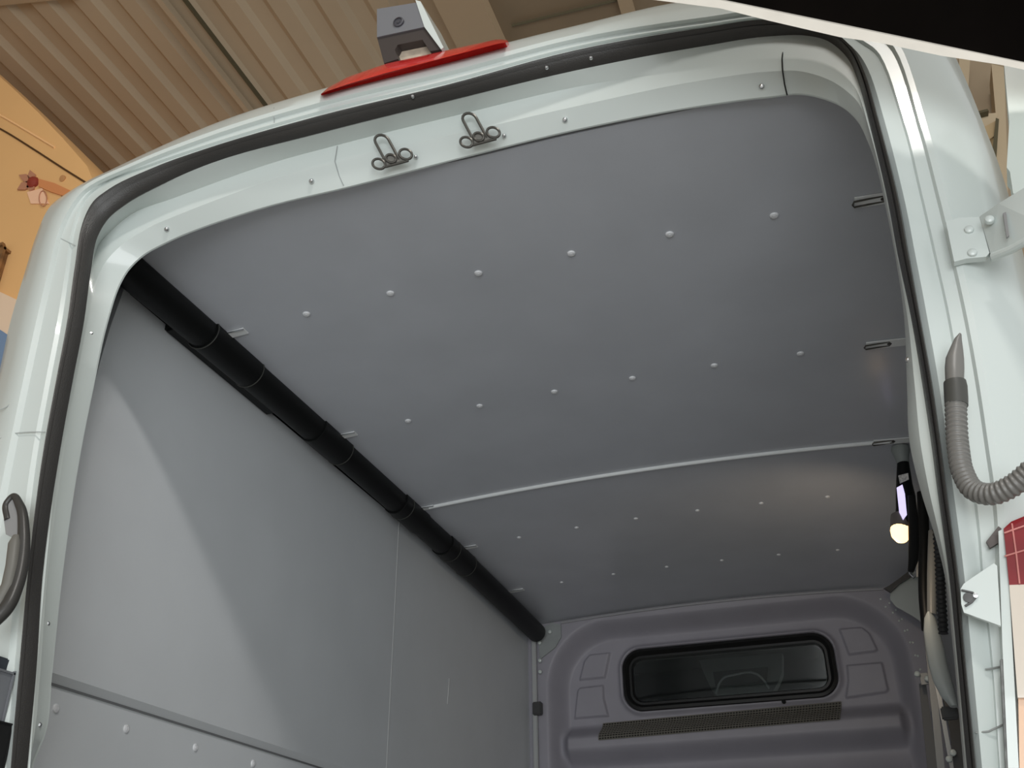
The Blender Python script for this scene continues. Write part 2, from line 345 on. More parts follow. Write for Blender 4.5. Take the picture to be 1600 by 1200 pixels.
# tail lamp
tl = MB(); tl.prism(q3([(1568, 826), (1580, 815), (1640, 790), (1640, 912), (1577, 914)], -0.02), Vector((0.002, 0.06, 0)))
tlo = tl.build('tail_lamp', mat('tail_red', (0.20, 0.008, 0.012), .2, coat=.6), van, False); tlo['label'] = 'red and white tail lamp at the right body edge'
MB().prism(q3([(1577, 914), (1640, 912), (1650, 1090), (1590, 1090)], -0.02), Vector((0.002, 0.06, 0))).build('clear_lens', mat('clear_lens', (.62, .55, .47), .2, coat=.5), tlo, False)
MB().prism(q3([(1590, 1030), (1640, 1030), (1650, 1260), (1594, 1260)], -0.014), Vector((0.002, 0.05, 0))).build('amber_lens', mat('amber_lens', (.62, .36, .2), .25, coat=.5), tlo, False)
PK = mat('lens_ridge', (.55, .2, .18), .3)
for pts in ([(1581, 818), (1588, 868), (1593, 912)], [(1570, 869), (1600, 860), (1640, 852)], [(1569, 833), (1600, 822), (1640, 808)]):
    MB().tube(q3(pts, -0.021), 0.0012, 6).build('lens_ridge', PK, tlo)
MB().prism(q3([(1560, 830), (1568, 826), (1577, 914), (1592, 1200), (1575, 1200), (1566, 1000)], -0.016), Vector((0, 0.05, 0))).build('lamp_bezel', PAINT, van, False)
# white triangular flap on the jamb
fl = MB(); fl.prism(q3([(1501, 920), (1506, 912), (1520, 902), (1553, 880), (1558, 884), (1564, 978), (1506, 957), (1502, 944)], -0.03), Vector((0, 0.006, 0)))
flap = fl.build('jamb_flap', PAINT, van, False)
MB().tube(q3([(1502, 922), (1520, 926), (1526, 932), (1518, 941), (1508, 947)], -0.032), 0.0014, 6).build('flap_slot', mat('dark_line', (.08, .08, .08), .5), flap)
M = frame_at(atF(1513, 934, -0.031), (0, -1, 0)); MB().lathe([(0.006, 0), (0.006, 0.0015), (0.003, 0.002), (0.0005, 0.002)], M, 14).build('flap_hole', mat('dark_line', (.08, .08, .08), .5), flap)
M = frame_at(atF(1524, 931, -0.031), (0, -1, 0)); MB().lathe([(0.0035, 0), (0.003, 0.003), (0.0005, 0.0035)], M, 12).build('flap_stud', STEEL, flap)
MB().prism(q3([(1541, 846), (1560, 822), (1565, 826), (1560, 848), (1547, 856)], -0.004), Vector((0, 0.006, 0))).build('jamb_recess_shade', mat('recess_shade_brown', (.10, .085, .08), .6), van, False)  # brown patch paints the shade inside the jamb recess

MB().prism(q3([(1563, 1030), (1570, 1030), (1582, 1230), (1573, 1230)], -0.014), Vector((0, 0.01, 0))).build('jamb_strip', mat('strip_grey', (.16, .165, .16), .6, noise=.5, scale=60), van, False)
LINE = mat('seam_line', (.22, .23, .22), .6)
for pts in ([(1540, 1046), (1553, 1044), (1566, 1041)], [(1524, 1145), (1545, 1143), (1570, 1131)]): MB().tube(q3(pts, 0.006), 0.0011, 6).build('jamb_seam', LINE, van)
for pts, o_ in (([(-10, 690), (15, 679), (45, 675), (70, 675)], 0.004), ([(-10, 641), (8, 637), (19, 628), (24, 600), (33, 560)], 0.004), ([(92, 371), (118, 384)], 0.008)):
    MB().tube(smooth_path(q3(pts, o_), 6), 0.0010, 6).build('body_seam', mat('paint_groove', (.40, .43, .42), .4), van)
seam([atF(428, 168, 0.01), atF(428, 184, 0.002), atF(429, 196, 0.012)], 0.0007, mt=SHEET)

# ------------------------------------------------------------------ cargo space
SP = lambda y: y + 0.5
ROWS = [SP(0.0), SP(0.590), SP(1.580), SP(2.126)]; YSTRIP = SP(1.176); YB = SP(2.62)
ceil = empty('ceiling', (0, 1.5, ZC), 'grey laminated ceiling lining of the cargo space', None, None, 'structure')
def cpanel(y0, y1):
    xs = [-0.86 + 1.72 * k / 40 for k in range(41)]; th = 0.009
    vs_ = []; 
    for z in (0, th):
        for r_ in (0, 1, 2):
            for x in xs: vs_.append((x, [y0 + ((SK if x < 0 else 0.01) * x if y0 < 0.5 else 0), (y0 + y1) / 2, y1][r_], zc(x) + z))
    n = 41; f = grid_faces(3, n) + [tuple(i + 3 * n for i in q)[::-1] for q in grid_faces(3, n)]
    for k in range(n - 1): f += [(k, k + 1, 3 * n + k + 1, 3 * n + k), (2 * n + k, 2 * n + k + 1, 5 * n + k + 1, 5 * n + k)]
    for r in range(2):
        for c in (0, n - 1): f.append((r * n + c, (r + 1) * n + c, (r + 4) * n + c, (r + 3) * n + c))
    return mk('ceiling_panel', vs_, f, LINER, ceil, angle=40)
pan = [cpanel(0.140, YSTRIP - 0.002), cpanel(YSTRIP + 0.002, YB + 0.03)]
bm = MB().lathe([(0.0002, 0.0048), (0.0035, 0.0046), (0.0038, 0.0036), (0.0055, 0.0042), (0.0085, 0.003), (0.0095, 0.0008), (0.0095, -0.002)], Matrix.Identity(4), 16)
t_ = mk('rivet', bm.v, bm.f, CAP); riv = t_.data; bpy.data.objects.remove(t_)
for r, y in enumerate(ROWS):
    for k in range(6):
        x = (k - 2.5) * 0.22
        inst('rivet', riv, (x, y, zc(x)), look((0.089 * x * -1, 0, -1)).to_quaternion(), pan[r // 2], ((1.0, 1.0, 0.85, 0.8)[r],) * 3)
# ceiling strip
xs = [-0.735 + 1.49 * k / 30 for k in range(31)]
MB().tube([(x, YSTRIP, zc(x) - 0.002) for x in xs], 0.0068, 10).build('joint_strip', ALU, ceil)
# brackets
def bracket(x0, x1, y, right):
    hw_ = 0.017 if right else 0.012; z = zc(x0) - 0.003
    e = MB().prism([(x0, y - hw_, zc(x0) - 0.004), (x0, y + hw_, zc(x0) - 0.004), (x1, y + hw_, zc(x1) - 0.004), (x1, y - hw_, zc(x1) - 0.004)], (0, 0, 0.003)).build('bracket', mat('bracket_metal', (.80, .82, .82), .35) if right else ALU, ceil, False)
    if right:
        xa = x0 - 0.002; xb = x0 + 0.055
        lp = [(xa, y - 0.009, z - .004), (xb, y - 0.009, z - .004), (xb + .004, y, z - .004), (xb, y + 0.009, z - .004), (xa, y + 0.009, z - .004), (xa - .003, y, z - .004)]
        MB().tube(lp, 0.0022, 6, closed=True).build('loop', DSTEEL, e)
        M = frame_at(Vector((xb, y, z - .002)), (0, 0, -1)); MB().lathe([(0.006, 0), (0.006, 0.003), (0.003, 0.004), (0.0005, 0.004)], M, 10).build('screw_head', DSTEEL, e)
    else:
        MB().tube([(x0 + .0, y - 0.011, z - .003), (x1, y - 0.011, z - .003)], 0.002, 6).build('lip', STEEL, e)
for y in (ROWS[0], ROWS[1], YSTRIP): bracket(0.71, 0.81, y, True)
for y in (ROWS[0], ROWS[1], YSTRIP, ROWS[2], ROWS[3]): bracket(-0.715, -0.80, y, False)

# left wall panels
wl = empty('wall_left', (-0.86, 1.4, 0), 'grey laminated left side wall of the cargo space', None, None, 'structure')
def wpanel(y0, y1, z0, z1, x, th=0.012, cham=0.0):
    vs_ = [(x, y0, z1), (x, y1, z1), (x, y1, z0 + cham), (x, y0, z0 + cham), (x - th, y1, z0), (x - th, y0, z0), (x - th, y0, z1), (x - th, y1, z1)]
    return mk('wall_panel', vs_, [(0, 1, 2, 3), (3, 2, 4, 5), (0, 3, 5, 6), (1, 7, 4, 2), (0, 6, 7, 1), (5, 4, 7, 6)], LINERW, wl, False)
ZL = ZC - 0.906
e_ = [atX(196, 445, -0.86), atX(172, 512, -0.86), atX(158, 560, -0.86), atX(146, 605, -0.86)]
poly = [Vector((-0.86, SP(1.207) - 0.0015, ZL + 0.016)), Vector((-0.86, SP(1.207) - 0.0015, 1.905)), Vector((-0.86, e_[0].y + 0.02, 1.905))] + e_ + [Vector((-0.86, 0.15, ZL + 0.016))]
pb = MB().prism(poly, Vector((-0.014, 0, 0)))
pb.add([(-0.86, SP(1.207) - 0.0015, ZL + 0.016), (-0.86, 0.15, ZL + 0.016), (-0.874, 0.15, ZL), (-0.874, SP(1.207) - 0.0015, ZL)], [(0, 1, 2, 3)])
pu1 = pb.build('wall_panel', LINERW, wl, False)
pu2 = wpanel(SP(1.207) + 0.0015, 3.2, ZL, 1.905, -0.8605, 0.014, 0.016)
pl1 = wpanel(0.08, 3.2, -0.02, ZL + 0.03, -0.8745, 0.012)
MB().box((-0.8738, 0.08, ZL - 0.002), (-0.8715, 3.2, ZL + 0.002)).build('step_shadow_line', mat('step_shadow_grey', (.16, .165, .17), .5), wl, False)  # dark grey strip paints the shade line under the panel step
for (x, y) in ((87, 1107), (197, 1139), (305, 1168), (395, 1193), (480, 1222)):
    p = atX(x, y, -0.8745); inst('rivet', riv, p, look((1, 0, 0)).to_quaternion(), pl1, (0.9,) * 3)
MB().box((-0.97, 0.10, -0.05), (-0.93, 3.25, 2.1)).build('side_shell', BLACK, wl, False)  # black sheet, its colour stands for the shade in the panel gap
MB().box((-0.8625, SP(1.207) - 0.0018, ZL), (-0.8592, SP(1.207) + 0.0018, 1.9)).build('lit_seam_edge', mat('lit_edge_grey', (.62, .63, .63), .35), wl, False)  # pale strip paints the lit edge of the panel joint
MB().tube([atX(702, 1060, -0.858), atX(699, 1100, -0.858)], 0.0012, 6).build('scratch', mat('scratch_grey', (.6, .6, .6), .4), wl)

# right wall, floor
wr = empty('wall_right', (0.86, 1.4, 0), 'right side wall of the cargo space with rails, cables and clips', None, None, 'structure')
MB().box((0.86, 0.18, -0.05), (0.885, 3.25, 2.05)).build('side_panel', SHEET, wr, False)
fl_ = MB().box((-0.97, -0.05, -0.06), (0.9, 3.25, -0.02)).build('floor', mat('floor_ply', (.46, .45, .43), .6, noise=.15, scale=14), None, False); tag(fl_, 'pale grey floor of the cargo space', None, None, 'structure')

# right side fittings, traced at their own depths
def pY(l, y): return [atY(a, b, y) for a, b in l]
MB().prism(pY([(1391, 922), (1405, 910), (1425, 893), (1437, 893), (1440, 935), (1443, 974), (1425, 962), (1400, 948), (1391, 937)], 2.86), Vector((0.01, 0.02, 0))).build('corner_gusset', mat('gusset', (.38, .42, .42), .35), wr, False)
MB().prism(pY([(1381, 919), (1389, 915), (1402, 906), (1420, 892), (1424, 900), (1405, 912), (1391, 925)], 2.82), Vector((0, 0.015, 0))).build('gusset_pad', RUBBER, wr, False)
lp = pY([(1422, 884), (1428, 877), (1434, 884), (1433, 896), (1427, 902), (1422, 897)], 2.75)
MB().tube(lp, 0.006, 8, closed=True).build('lashing_ring', STEEL, wr)
MB().tube(pY([(1431, 762), (1433, 830), (1435, 902)], 2.2), 0.007, 10).build('side_rail', mat('rail_grey', (.28, .28, .27), .4, noise=.3, scale=40), wr)
MB().tube(smooth_path(pY([(1441, 770), (1444, 850), (1444, 930), (1449, 985)], 2.1), 8), 0.017, 12).build('black_pipe', TUBEB, wr)
MB().tube(smooth_path(pY([(1458, 830), (1456, 900), (1456, 960)], 2.0), 8), 0.014, 12).build('grey_pipe', mat('pipe_grey', (.18, .185, .18), .4), wr)
pth, rs = ribbed(pY([(1464, 822), (1468, 880), (1471, 940), (1474, 990)], 1.5), 0.010, 0.003, 0.012)
MB().tube(pth, rs, 10).build('ribbed_hose', mat('hose_black', (.02, .02, .02), .5), wr)
# padded post cover
pc = []
for (x0, x1, yy) in ((1448, 1454, 958), (1444, 1462, 966), (1443, 1468, 985), (1446, 1475, 1010), (1451, 1481, 1040), (1458, 1488, 1065), (1470, 1494, 1088), (1484, 1497, 1104)):
    a, b = atY(x0, yy, 1.9), atY(x1, yy, 1.9); c = (a + b) / 2; ex = (b - a) / 2
    pc.append([c + ex * math.cos(q) + Vector((0, -0.02 * math.sin(q), 0)) for q in [2 * math.pi * k / 14 for k in range(14)]])
v = [p for r in pc for p in r]; f = [(i * 14 + k, i * 14 + (k + 1) % 14, (i + 1) * 14 + (k + 1) % 14, (i + 1) * 14 + k) for i in range(len(pc) - 1) for k in range(14)]
f += [tuple(range(14)), tuple((len(pc) - 1) * 14 + k for k in range(14))]
mk('post_cover', v, f, mat('cover_white', (.42, .45, .44), .35), wr, angle=70)
def rail(pts, y, th, mt, name='upright_rail'): return MB().prism(pY(pts, y), Vector((0.0, th, 0))).build(name, mt, wr, False)
RL1 = mat('rail_light', (.42, .43, .43), .35, .3); RL2 = mat('rail_mid', (.27, .275, .275), .4, .2); RL3 = mat('rail_dark', (.13, .13, .13), .5)
rail([(1436, 1068), (1447, 1068), (1470, 1230), (1452, 1230)], 2.8, 0.03, RL3)
rail([(1443, 985), (1449, 985), (1462, 1060), (1479, 1230), (1467, 1230), (1452, 1072)], 2.6, 0.03, RL2)
rail([(1456, 1046), (1463, 1044), (1474, 1105), (1497, 1230), (1490, 1230), (1468, 1110)], 2.4, 0.02, RL1)
rail([(1469, 1065), (1476, 1078), (1497, 1108), (1499, 1122), (1502, 1160), (1512, 1230), (1494, 1230), (1482, 1125)], 2.3, 0.02, RUBBER, 'black_strap')
MB().box(*[Vector([f_([a[i], b[i]]) for i in range(3)]) for a, b in [(atY(1469, 1104, 2.0), atY(1499, 1122, 2.0) + Vector((0, 0.03, 0)))] for f_ in (min, max)], bev=0.004).build('strap_clip', mat('clip_dark', (.05, .05, .05), .45), wr, angle=30)
MB().prism(pY([(1436, 1052), (1452, 1051), (1455, 1068), (1440, 1070)], 2.7), Vector((0, 0.01, 0))).build('latch_plate', RL2, wr, False)
for (x, y) in ((1433, 1053), (1449, 1060), (1483, 1186), (1489, 1176)):
    inst('bolt', bolt_mesh, atY(x, y, 2.68 if x < 1460 else 2.28), look((0, -1, 0)).to_quaternion(), wr, (1.3,) * 3)

# black telescopic tube along the left ceiling edge
pole = empty('telescopic_tube', (-0.80, 0.2, 1.89), 'long black telescopic tube lying along the left edge of the van ceiling', 'tube')
def pc_(y):
    t = (y - 0.184) / 2.88
    return Vector((-0.80, y, 1.895 + 0.022 * (1 - (2 * t - 0.8) ** 2) - 0.02 * t))
def sect(y0, y1, r, name, bulge=0.0):
    n = 16; MB().tube([pc_(y0 + (y1 - y0) * k / n) for k in range(n + 1)], [r + bulge * math.sin(math.pi * k / n) for k in range(n + 1)], 20).build(name, TUBEB, pole)
sect(0.13, 0.46, 0.039, 'tube_section'); sect(0.45, 0.66, 0.043, 'collar'); sect(0.64, 1.00, 0.040, 'tube_section'); sect(0.99, 1.16, 0.044, 'collar')
sect(1.15, 1.56, 0.040, 'tube_section'); sect(1.55, 1.74, 0.045, 'collar'); sect(1.73, 1.96, 0.041, 'tube_section'); sect(1.95, 2.2, 0.045, 'collar'); sect(2.19, 3.06, 0.042, 'tube_section')
for y, r in ((0.452, .0435), (0.655, .0435), (1.155, .0443), (1.60, .0453), (2.02, .0453), (2.18, .0453)):
    c = pc_(y); MB().tube([c + Vector((r * math.cos(q), 0, r * math.sin(q))) for q in [2 * math.pi * k / 28 for k in range(28)]], 0.0014, 6, closed=True).build('ring', mat('ring_dark', (.05, .05, .045), .3), pole)
MB().box((-0.86, 0.38, 1.884), (-0.82, 0.84, 1.912), bev=0.006).build('lower_rail', TUBEB, pole, angle=30)

# work lamp under the right end of the ceiling strip
YL = 1.72
lamp = empty('work_lamp', atY(1418, 895, YL), 'black tubular work lamp with white strip and glowing warm end, below the ceiling at right', 'lamp')
def lseg(pts, name, mt, n=18):
    MB().tube([atY(x, y, YL) for x, y, r in pts], [r for x, y, r in pts], n).build(name, mt, lamp)
lseg([(1406.5, 699, .025), (1407, 704, .027), (1408.5, 712, .022), (1410, 719, .0185), (1411, 724, .018)], 'end_cap', mat('cap_grey', (.25, .27, .26), .5))
lseg([(1411, 723, .0168), (1412, 740, .020), (1413, 757, .023), (1415, 775, .0275), (1416, 795, .0285), (1414, 812, .0275), (1412, 818, .024)], 'handle', TUBEB)
def patch(pts, name, mt, dy=-0.031): MB().prism([atY(x, y, YL + dy) for x, y in pts], Vector((0, 0.003, 0))).build(name, mt, lamp, False)
patch([(1403.5, 743), (1419, 739), (1420, 749), (1406, 755)], 'maker_label', mat('label_white', (.62, .6, .58), .5, noise=.35, scale=160))
patch([(1401, 762), (1410, 757), (1414, 772), (1416, 794), (1417, 804), (1411, 812), (1405, 800)], 'led_strip', mat('led_strip', (.8, .8, .9), .3, emit=((.70, .62, 1.0), 0.8)))
lseg([(1405, 803, .024), (1407, 811, .0285), (1408, 826, .029)], 'lamp_collar', mat('collar_mauve', (.16, .14, .13), .4))
M = frame_at(atY(1407, 827, YL), (-0.1, -0.45, -0.9))
MB().lathe([(0.027, -0.004), (0.0285, 0.006), (0.027, 0.022), (0.019, 0.038), (0.0005, 0.047)], M, 22).build('lit_end', mat('lit_end', (.9, .8, .6), .3, emit=((1.0, .62, .27), 2.2)), lamp)
MB().tube([atY(x, y, YL - 0.035) for x, y in ((1424, 775), (1427, 810), (1428, 850), (1427, 875), (1423, 893))], [.010, .014, .0145, .013, .008], 14).build('rear_cable', BLACK, lamp)
pd = bpy.data.lights.new('lamp_glow', 'SPOT'); pd.energy = 3.2; pd.color = (1, .80, .58); pd.shadow_soft_size = 0.03; pd.spot_size = math.radians(150); pd.spot_blend = 1.0
po = bpy.data.objects.new('lamp_glow', pd); COL.objects.link(po); po.location = atY(1392, 862, YL - 0.03); po.rotation_euler = (Vector((-0.1, YB, 1.5)) - po.location).to_track_quat('-Z', 'Y').to_euler(); po.parent = lamp; po.matrix_parent_inverse = Matrix.Translation(-lamp.location)

# ------------------------------------------------------------------ bulkhead
wf = empty('wall_front', (0, 3.14, 1.2), 'moulded grey purple bulkhead with a long window and mesh strip', None, None, 'structure')
def sst(a, b, x):
    t = max(0, min(1, (x - a) / (b - a))); return t * t * (3 - 2 * t)
def rbox(x, z, cx, cz, hx, hz, r):
    qx, qz = abs(x - cx) - hx + r, abs(z - cz) - hz + r
    return math.hypot(max(qx, 0), max(qz, 0)) + min(max(qx, qz), 0) - r
POCK = [[(-.651,-.272),(-.625,-.19),(-.600,-.165),(-.505,-.163),(-.534,-.271)],[(-.681,-.438),(-.662,-.318),(-.65,-.308),(-.544,-.306),(-.545,-.36),(-.528,-.438)],
        [(.499,-.155),(.590,-.158),(.615,-.185),(.634,-.255),(.625,-.262),(.52,-.265)],[(.505,-.31),(.643,-.31),(.648,-.42),(.636,-.429),(.479,-.44),(.500,-.37)]]
def polyd(x, z, P):
    d = 1e9; s = 1; n = len(P)
    j = n - 1
    for i in range(n):
        ax, az = P[i]; bx, bz = P[j]; ex, ez = bx - ax, bz - az; wx, wz = x - ax, z - az
        t = max(0, min(1, (wx * ex + wz * ez) / (ex * ex + ez * ez))); dx, dz = wx - ex * t, wz - ez * t
        d = min(d, dx * dx + dz * dz)
        c = (z >= az, z < bz, ex * wz > ez * wx)
        if all(c) or not any(c): s = -s
        j = i
    return s * math.sqrt(d)
def depth(x, zr):
    # recess with big rounded top corners; profile roll lower down
    d = rbox(x, zr, -0.01, -1.02, 0.755 - 0.02, 0.955, 0.26)
    y = 0.11 * sst(0.035, -0.045, d) if d < 0.05 else 0.0
    ins = sst(0.0, -0.06, d)
    roll = sst(-0.468, -0.545, zr) * (1 - sst(-0.575, -0.655, zr)) * 0.10 + sst(-0.66, -0.80, zr) * 0.05
    y -= roll * ins
    wd = rbox(x, zr, 0.005, -0.295, 0.462, 0.140, 0.09)
    y -= 0.020 * math.exp(-(wd / 0.012) ** 2) * ins
    y += 0.02 * sst(0.0, -0.012, wd)
    for P in POCK:
        if abs(x - P[0][0]) < .25:
            pd_ = polyd(x, zr, P); y -= 0.018 * sst(0.004, -0.004, pd_)
    return y
NX, NZ = 420, 230
vs_ = []
for i in range(NZ + 1):
    zr = -0.035 + (-1.95 + 0.0) * 0 - (0.90 * i / NZ)
    for j in range(NX + 1):
        x = -0.86 + 1.70 * j / NX
        vs_.append((x, YB + depth(x, zr + 0.0), ZC + zr if i else zc(x) - 0.003))
fs = []
for i in range(NZ):
    for j in range(NX):
        x = -0.86 + 1.70 * (j + .5) / NX; zr = -0.035 - 0.90 * (i + .5) / NZ
        if rbox(x, zr, 0.005, -0.295, 0.455, 0.133, 0.085) < -0.02: continue
        fs.append((i * (NX + 1) + j, i * (NX + 1) + j + 1, (i + 1) * (NX + 1) + j + 1, (i + 1) * (NX + 1) + j))
mk('bulkhead_panel', vs_, fs, BULK, wf, angle=70)
MB().box((-0.86, YB - 0.02, -0.02), (0.84, YB + 0.02, ZC - 0.90)).build('bulkhead_base', BULK, wf, False)
MB().tube([(x, YB - 0.004, zc(x) - 0.012) for x in [-0.70 + 1.4 * k / 20 for k in range(21)]], 0.006, 8).build('top_trim', mat('trim_grey', (.32, .32, .34), .4), wf)
# corner sheet pieces at the top left
MB().prism([(-0.745, YB - .01, ZC - .03), (-0.70, YB - .01, ZC - .045), (-0.70, YB - .01, ZC - .10), (-0.73, YB - .01, ZC - .145), (-0.80, YB - .01, ZC - .19), (-0.815, YB - .01, ZC - .07)], (0, 0.008, 0)).build('corner_sheet', SHEET, wf, False)
MB().box((-0.835, YB - 0.03, 0.9), (-0.815, YB - 0.012, ZC - .10), bev=0.003).build('edge_trim', mat('edge_light', (.40, .41, .41), .4), wf, angle=30)
MB().box((-0.83, YB - 0.05, ZC - .44), (-0.79, YB - 0.02, ZC - .385), bev=0.004).build('edge_clip', mat('clip_dark', (.05, .05, .05), .45), wf, angle=30)
for z in (.075, .12, .20, .25): inst('bolt', bolt_mesh, (-0.80 + (0.05 if z == .075 else 0), YB - 0.02, ZC - z), look((0, -1, 0)).to_quaternion(), wf, (1.1,) * 3)
# rivet dots of the right hand corner sheet
for k in range(14):
    a = k / 13; px = 1376 + 62 * a ** 0.8; py = 938 + 100 * a ** 1.5 + (k % 2) * 10 - 2
    inst('dimple', bolt_mesh, atY(px, py, YB - 0.001), look((0, -1, 0)).to_quaternion(), wf, (0.55,) * 3)
# window gasket + glass
def rrect(cx, cz, hx, hz, r, n=8):
    out = []
    for qx, qz, a0 in ((1, 1, 0), (-1, 1, 90), (-1, -1, 180), (1, -1, 270)):
        for k in range(n + 1):
            a = math.radians(a0 + 90 * k / n); out.append((cx + qx * (hx - r) + r * math.cos(a), cz + qz * (hz - r) + r * math.sin(a)))
    return out
YW = YB + 0.105
def ringloft(levels, name, mt, parent):
    rings = [[(x, y, ZC + z) for x, z in rrect(0.005, -0.295, 0.455 - ins, 0.133 - ins, max(.02, 0.085 - ins))] for ins, y in levels]
    n = len(rings[0]); v = [p for r in rings for p in r]; f = [(i * n + k, i * n + (k + 1) % n, (i + 1) * n + (k + 1) % n, (i + 1) * n + k) for i in range(len(rings) - 1) for k in range(n)]
    return mk(name, v, f, mt, parent, angle=40)
win = empty('window_1', (0, YW, ZC - 0.43), 'dark rounded window in the bulkhead looking into the cab', None, None, 'structure')
ringloft([(-0.006, YW + 0.012), (0.0, YW - 0.014), (0.012, YW - 0.018), (0.020, YW - 0.008), (0.026, YW + 0.004), (0.036, YW + 0.004), (0.045, YW + 0.03)], 'window_gasket', mat('gasket_black', (.010, .010, .010), .35), win)
g = rrect(0.005, -0.295, 0.425, 0.103, 0.06); mk('window_pane', [(x, YW + 0.02, ZC + z) for x, z in g] + [(x, YW + 0.024, ZC + z) for x, z in g], [tuple(range(len(g))), tuple(range(2 * len(g) - 1, len(g) - 1, -1))] + [(k, (k + 1) % len(g), len(g) + (k + 1) % len(g), len(g) + k) for k in range(len(g))], mat('tinted_glass', (.42, .46, .45), .03, trans=1.0, ior=1.45), win, False)
M = frame_at(Vector((0.23, YW - 0.016, ZC - .438)), (0, -1, 0)); MB().lathe([(0.009, -.004), (0.009, 0.004), (0.0005, 0.005)], M, 10).build('window_plug', BLACK, win)
# mesh strip: frame and woven bars
gr = [(-.553, -.469), (.457, -.453), (.443, -.54), (-.551, -.554)]
def gp(u, t, dy=0.0):
    a = Vector((gr[0][0] + (gr[1][0] - gr[0][0]) * u, 0, gr[0][1] + (gr[1][1] - gr[0][1]) * u)); b = Vector((gr[3][0] + (gr[2][0] - gr[3][0]) * u, 0, gr[3][1] + (gr[2][1] - gr[3][1]) * u))
    p = a.lerp(b, t); return Vector((p.x, YB + depth(p.x, p.z) - 0.004 - dy, ZC + p.z))
bk = [gp(u / 20, t / 8) for t in range(9) for u in range(21)]
grl = mk('mesh_backing', bk, grid_faces(9, 21), mat('mesh_dark', (.022, .021, .018), .6), wf)
ms = MB()
for k in range(85): ms.tube([gp(k / 84, t / 6, 0.003) for t in range(7)], 0.0021, 4, cap=False)
for k in range(9): ms.tube([gp(u / 12, k / 8, 0.003) for u in range(13)], 0.0021, 4, cap=False)
mo = ms.build('mesh_bars', mat('mesh_grey', (.20, .19, .165), .5), wf, False); mo['kind'] = 'stuff'
# cab beyond the window
DK = mat('cab_dark', (.09, .10, .095), .7); DK2 = mat('cab_trim', (.32, .34, .33), .6)
cab = empty('wall_cab', (0, 4.2, 0.5), 'dark cab interior seen through the bulkhead window', None, None, 'structure')
MB().box((-1.0, 3.3, 2.15), (1.0, 5.2, 2.2)).build('cab_roof', DK, cab, False)
MB().box((-1.0, 5.15, 0.6), (1.0, 5.2, 2.2)).build('cab_front', DK, cab, False)
MB().box((-1.05, 3.3, 0.6), (-1.0, 5.2, 2.2)).build('cab_side', DK, cab, False)
MB().box((1.0, 3.3, 0.6), (1.05, 5.2, 1.6)).build('cab_side', DK, cab, False)
MB().box((1.0, 3.3, 1.85), (1.05, 5.2, 2.2)).build('cab_side', DK, cab, False)
seat = empty('cab_seat', (0.15, 3.7, 0.9), 'grey seat back with a pale arched bar, seen through the bulkhead window', 'seat')
MB().prism(pY([(1092, 1032), (1222, 1020), (1222, 1050), (1216, 1066), (1205, 1085), (1125, 1092), (1112, 1078), (1100, 1052)], 3.7), Vector((0, 0.08, 0))).build('seat_back', DK2, seat, False)
MB().prism(pY([(1114, 1050), (1200, 1042), (1198, 1066), (1118, 1072)], 3.69), Vector((0, 0.02, 0))).build('seat_net', DK, seat, False)
MB().tube(smooth_path(pY([(1119, 1084), (1124, 1068), (1133, 1058), (1145, 1055), (1182, 1053), (1191, 1060), (1202, 1076)], 3.67), 4), 0.005, 8).build('arched_bar', mat('bar_pale', (.7, .72, .72), .35, emit=None), seat)

# ------------------------------------------------------------------ garage around the van
ZR = ZC + 2.2
SHEETM = mat('roof_sheet', (0.46, 0.36, 0.25), 0.75, noise=0.05, scale=2)
roof = empty('roof', (0, 1.5, ZR), 'brown corrugated metal roof of the garage above the van', None, None, 'structure')
def corr(x0, x1, y0, y1, per, hgt, z):
    n = round((x1 - x0) / per); vs_ = []; fs = []; prof = []
    for k in range(n):
        b = x0 + k * (x1 - x0) / n; p = (x1 - x0) / n
        prof += [(b, 0), (b + .38 * p, 0), (b + .52 * p, hgt), (b + .86 * p, hgt)]
    prof.append((x1, 0))
    for (x, h) in prof: vs_ += [(x, y0, z + h), (x, y1, z + h)]
    for k in range(len(prof) - 1): fs.append((2 * k, 2 * k + 1, 2 * k + 3, 2 * k + 2))
    return mk('roof_sheet', vs_, fs, SHEETM, roof, False)
X1 = atZ(262, 0, ZR).x; X2 = atZ(690, 0, ZR).x; X3 = atZ(765, 0, ZR).x
corr(X1 - 2.72, X1 - 0.02, -4.5, 4.5, 0.18, 0.026, ZR)
corr(X1 - 0.03, X2 + .1, -4.5, 4.5, 0.20, 0.022, ZR + 0.03)
MB().box((X1 - 0.03, -4.5, ZR - 0.03), (X1 - 0.005, 4.5, ZR + .01)).build('roof_flange', SHEETM, roof, False)
MB().box((X1 + 0.05, -4.5, ZR + 0.012), (X1 + 0.058, 4.5, ZR + .05)).build('roof_flange', mat('flange_dark', (.09, .075, .04), .7), roof, False)
MB().box((X2, -4.5, ZR - 0.10), (X3, 4.5, ZR + 0.06)).build('roof_beam', mat('beam_beige', (.42, .31, .20), .5), roof, False)
MB().box((X3, -4.5, ZR - 0.02), (2.6, 4.5, ZR + 0.02)).build('roof_board', mat('roof_board', (.24, .175, .11), .6, noise=.1, scale=3), roof, False)
MB().tube([atZ(800, 40, ZR - .03), atZ(965, 0, ZR - .03)], 0.006, 6).build('board_joint', mat('flange_dark', (.09, .075, .04), .7), roof)
MB().prism([atZ(963, -5, ZR - .06), atZ(985, -5, ZR - .06), atZ(995, 30, ZR - .06), atZ(973, 30, ZR - .06)], (0, 0, 0.05)).build('cross_beam', mat('beam_beige', (.42, .31, .20), .5), roof, False)
MB().prism([atZ(-30, 12, ZR - .02), atZ(120, -3, ZR - .02), atZ(124, -30, ZR - .02), atZ(-40, -30, ZR - .02)], (0, 0, 0.01)).build('roof_edge_board', mat('beam_beige', (.42, .31, .20), .5), roof, False)
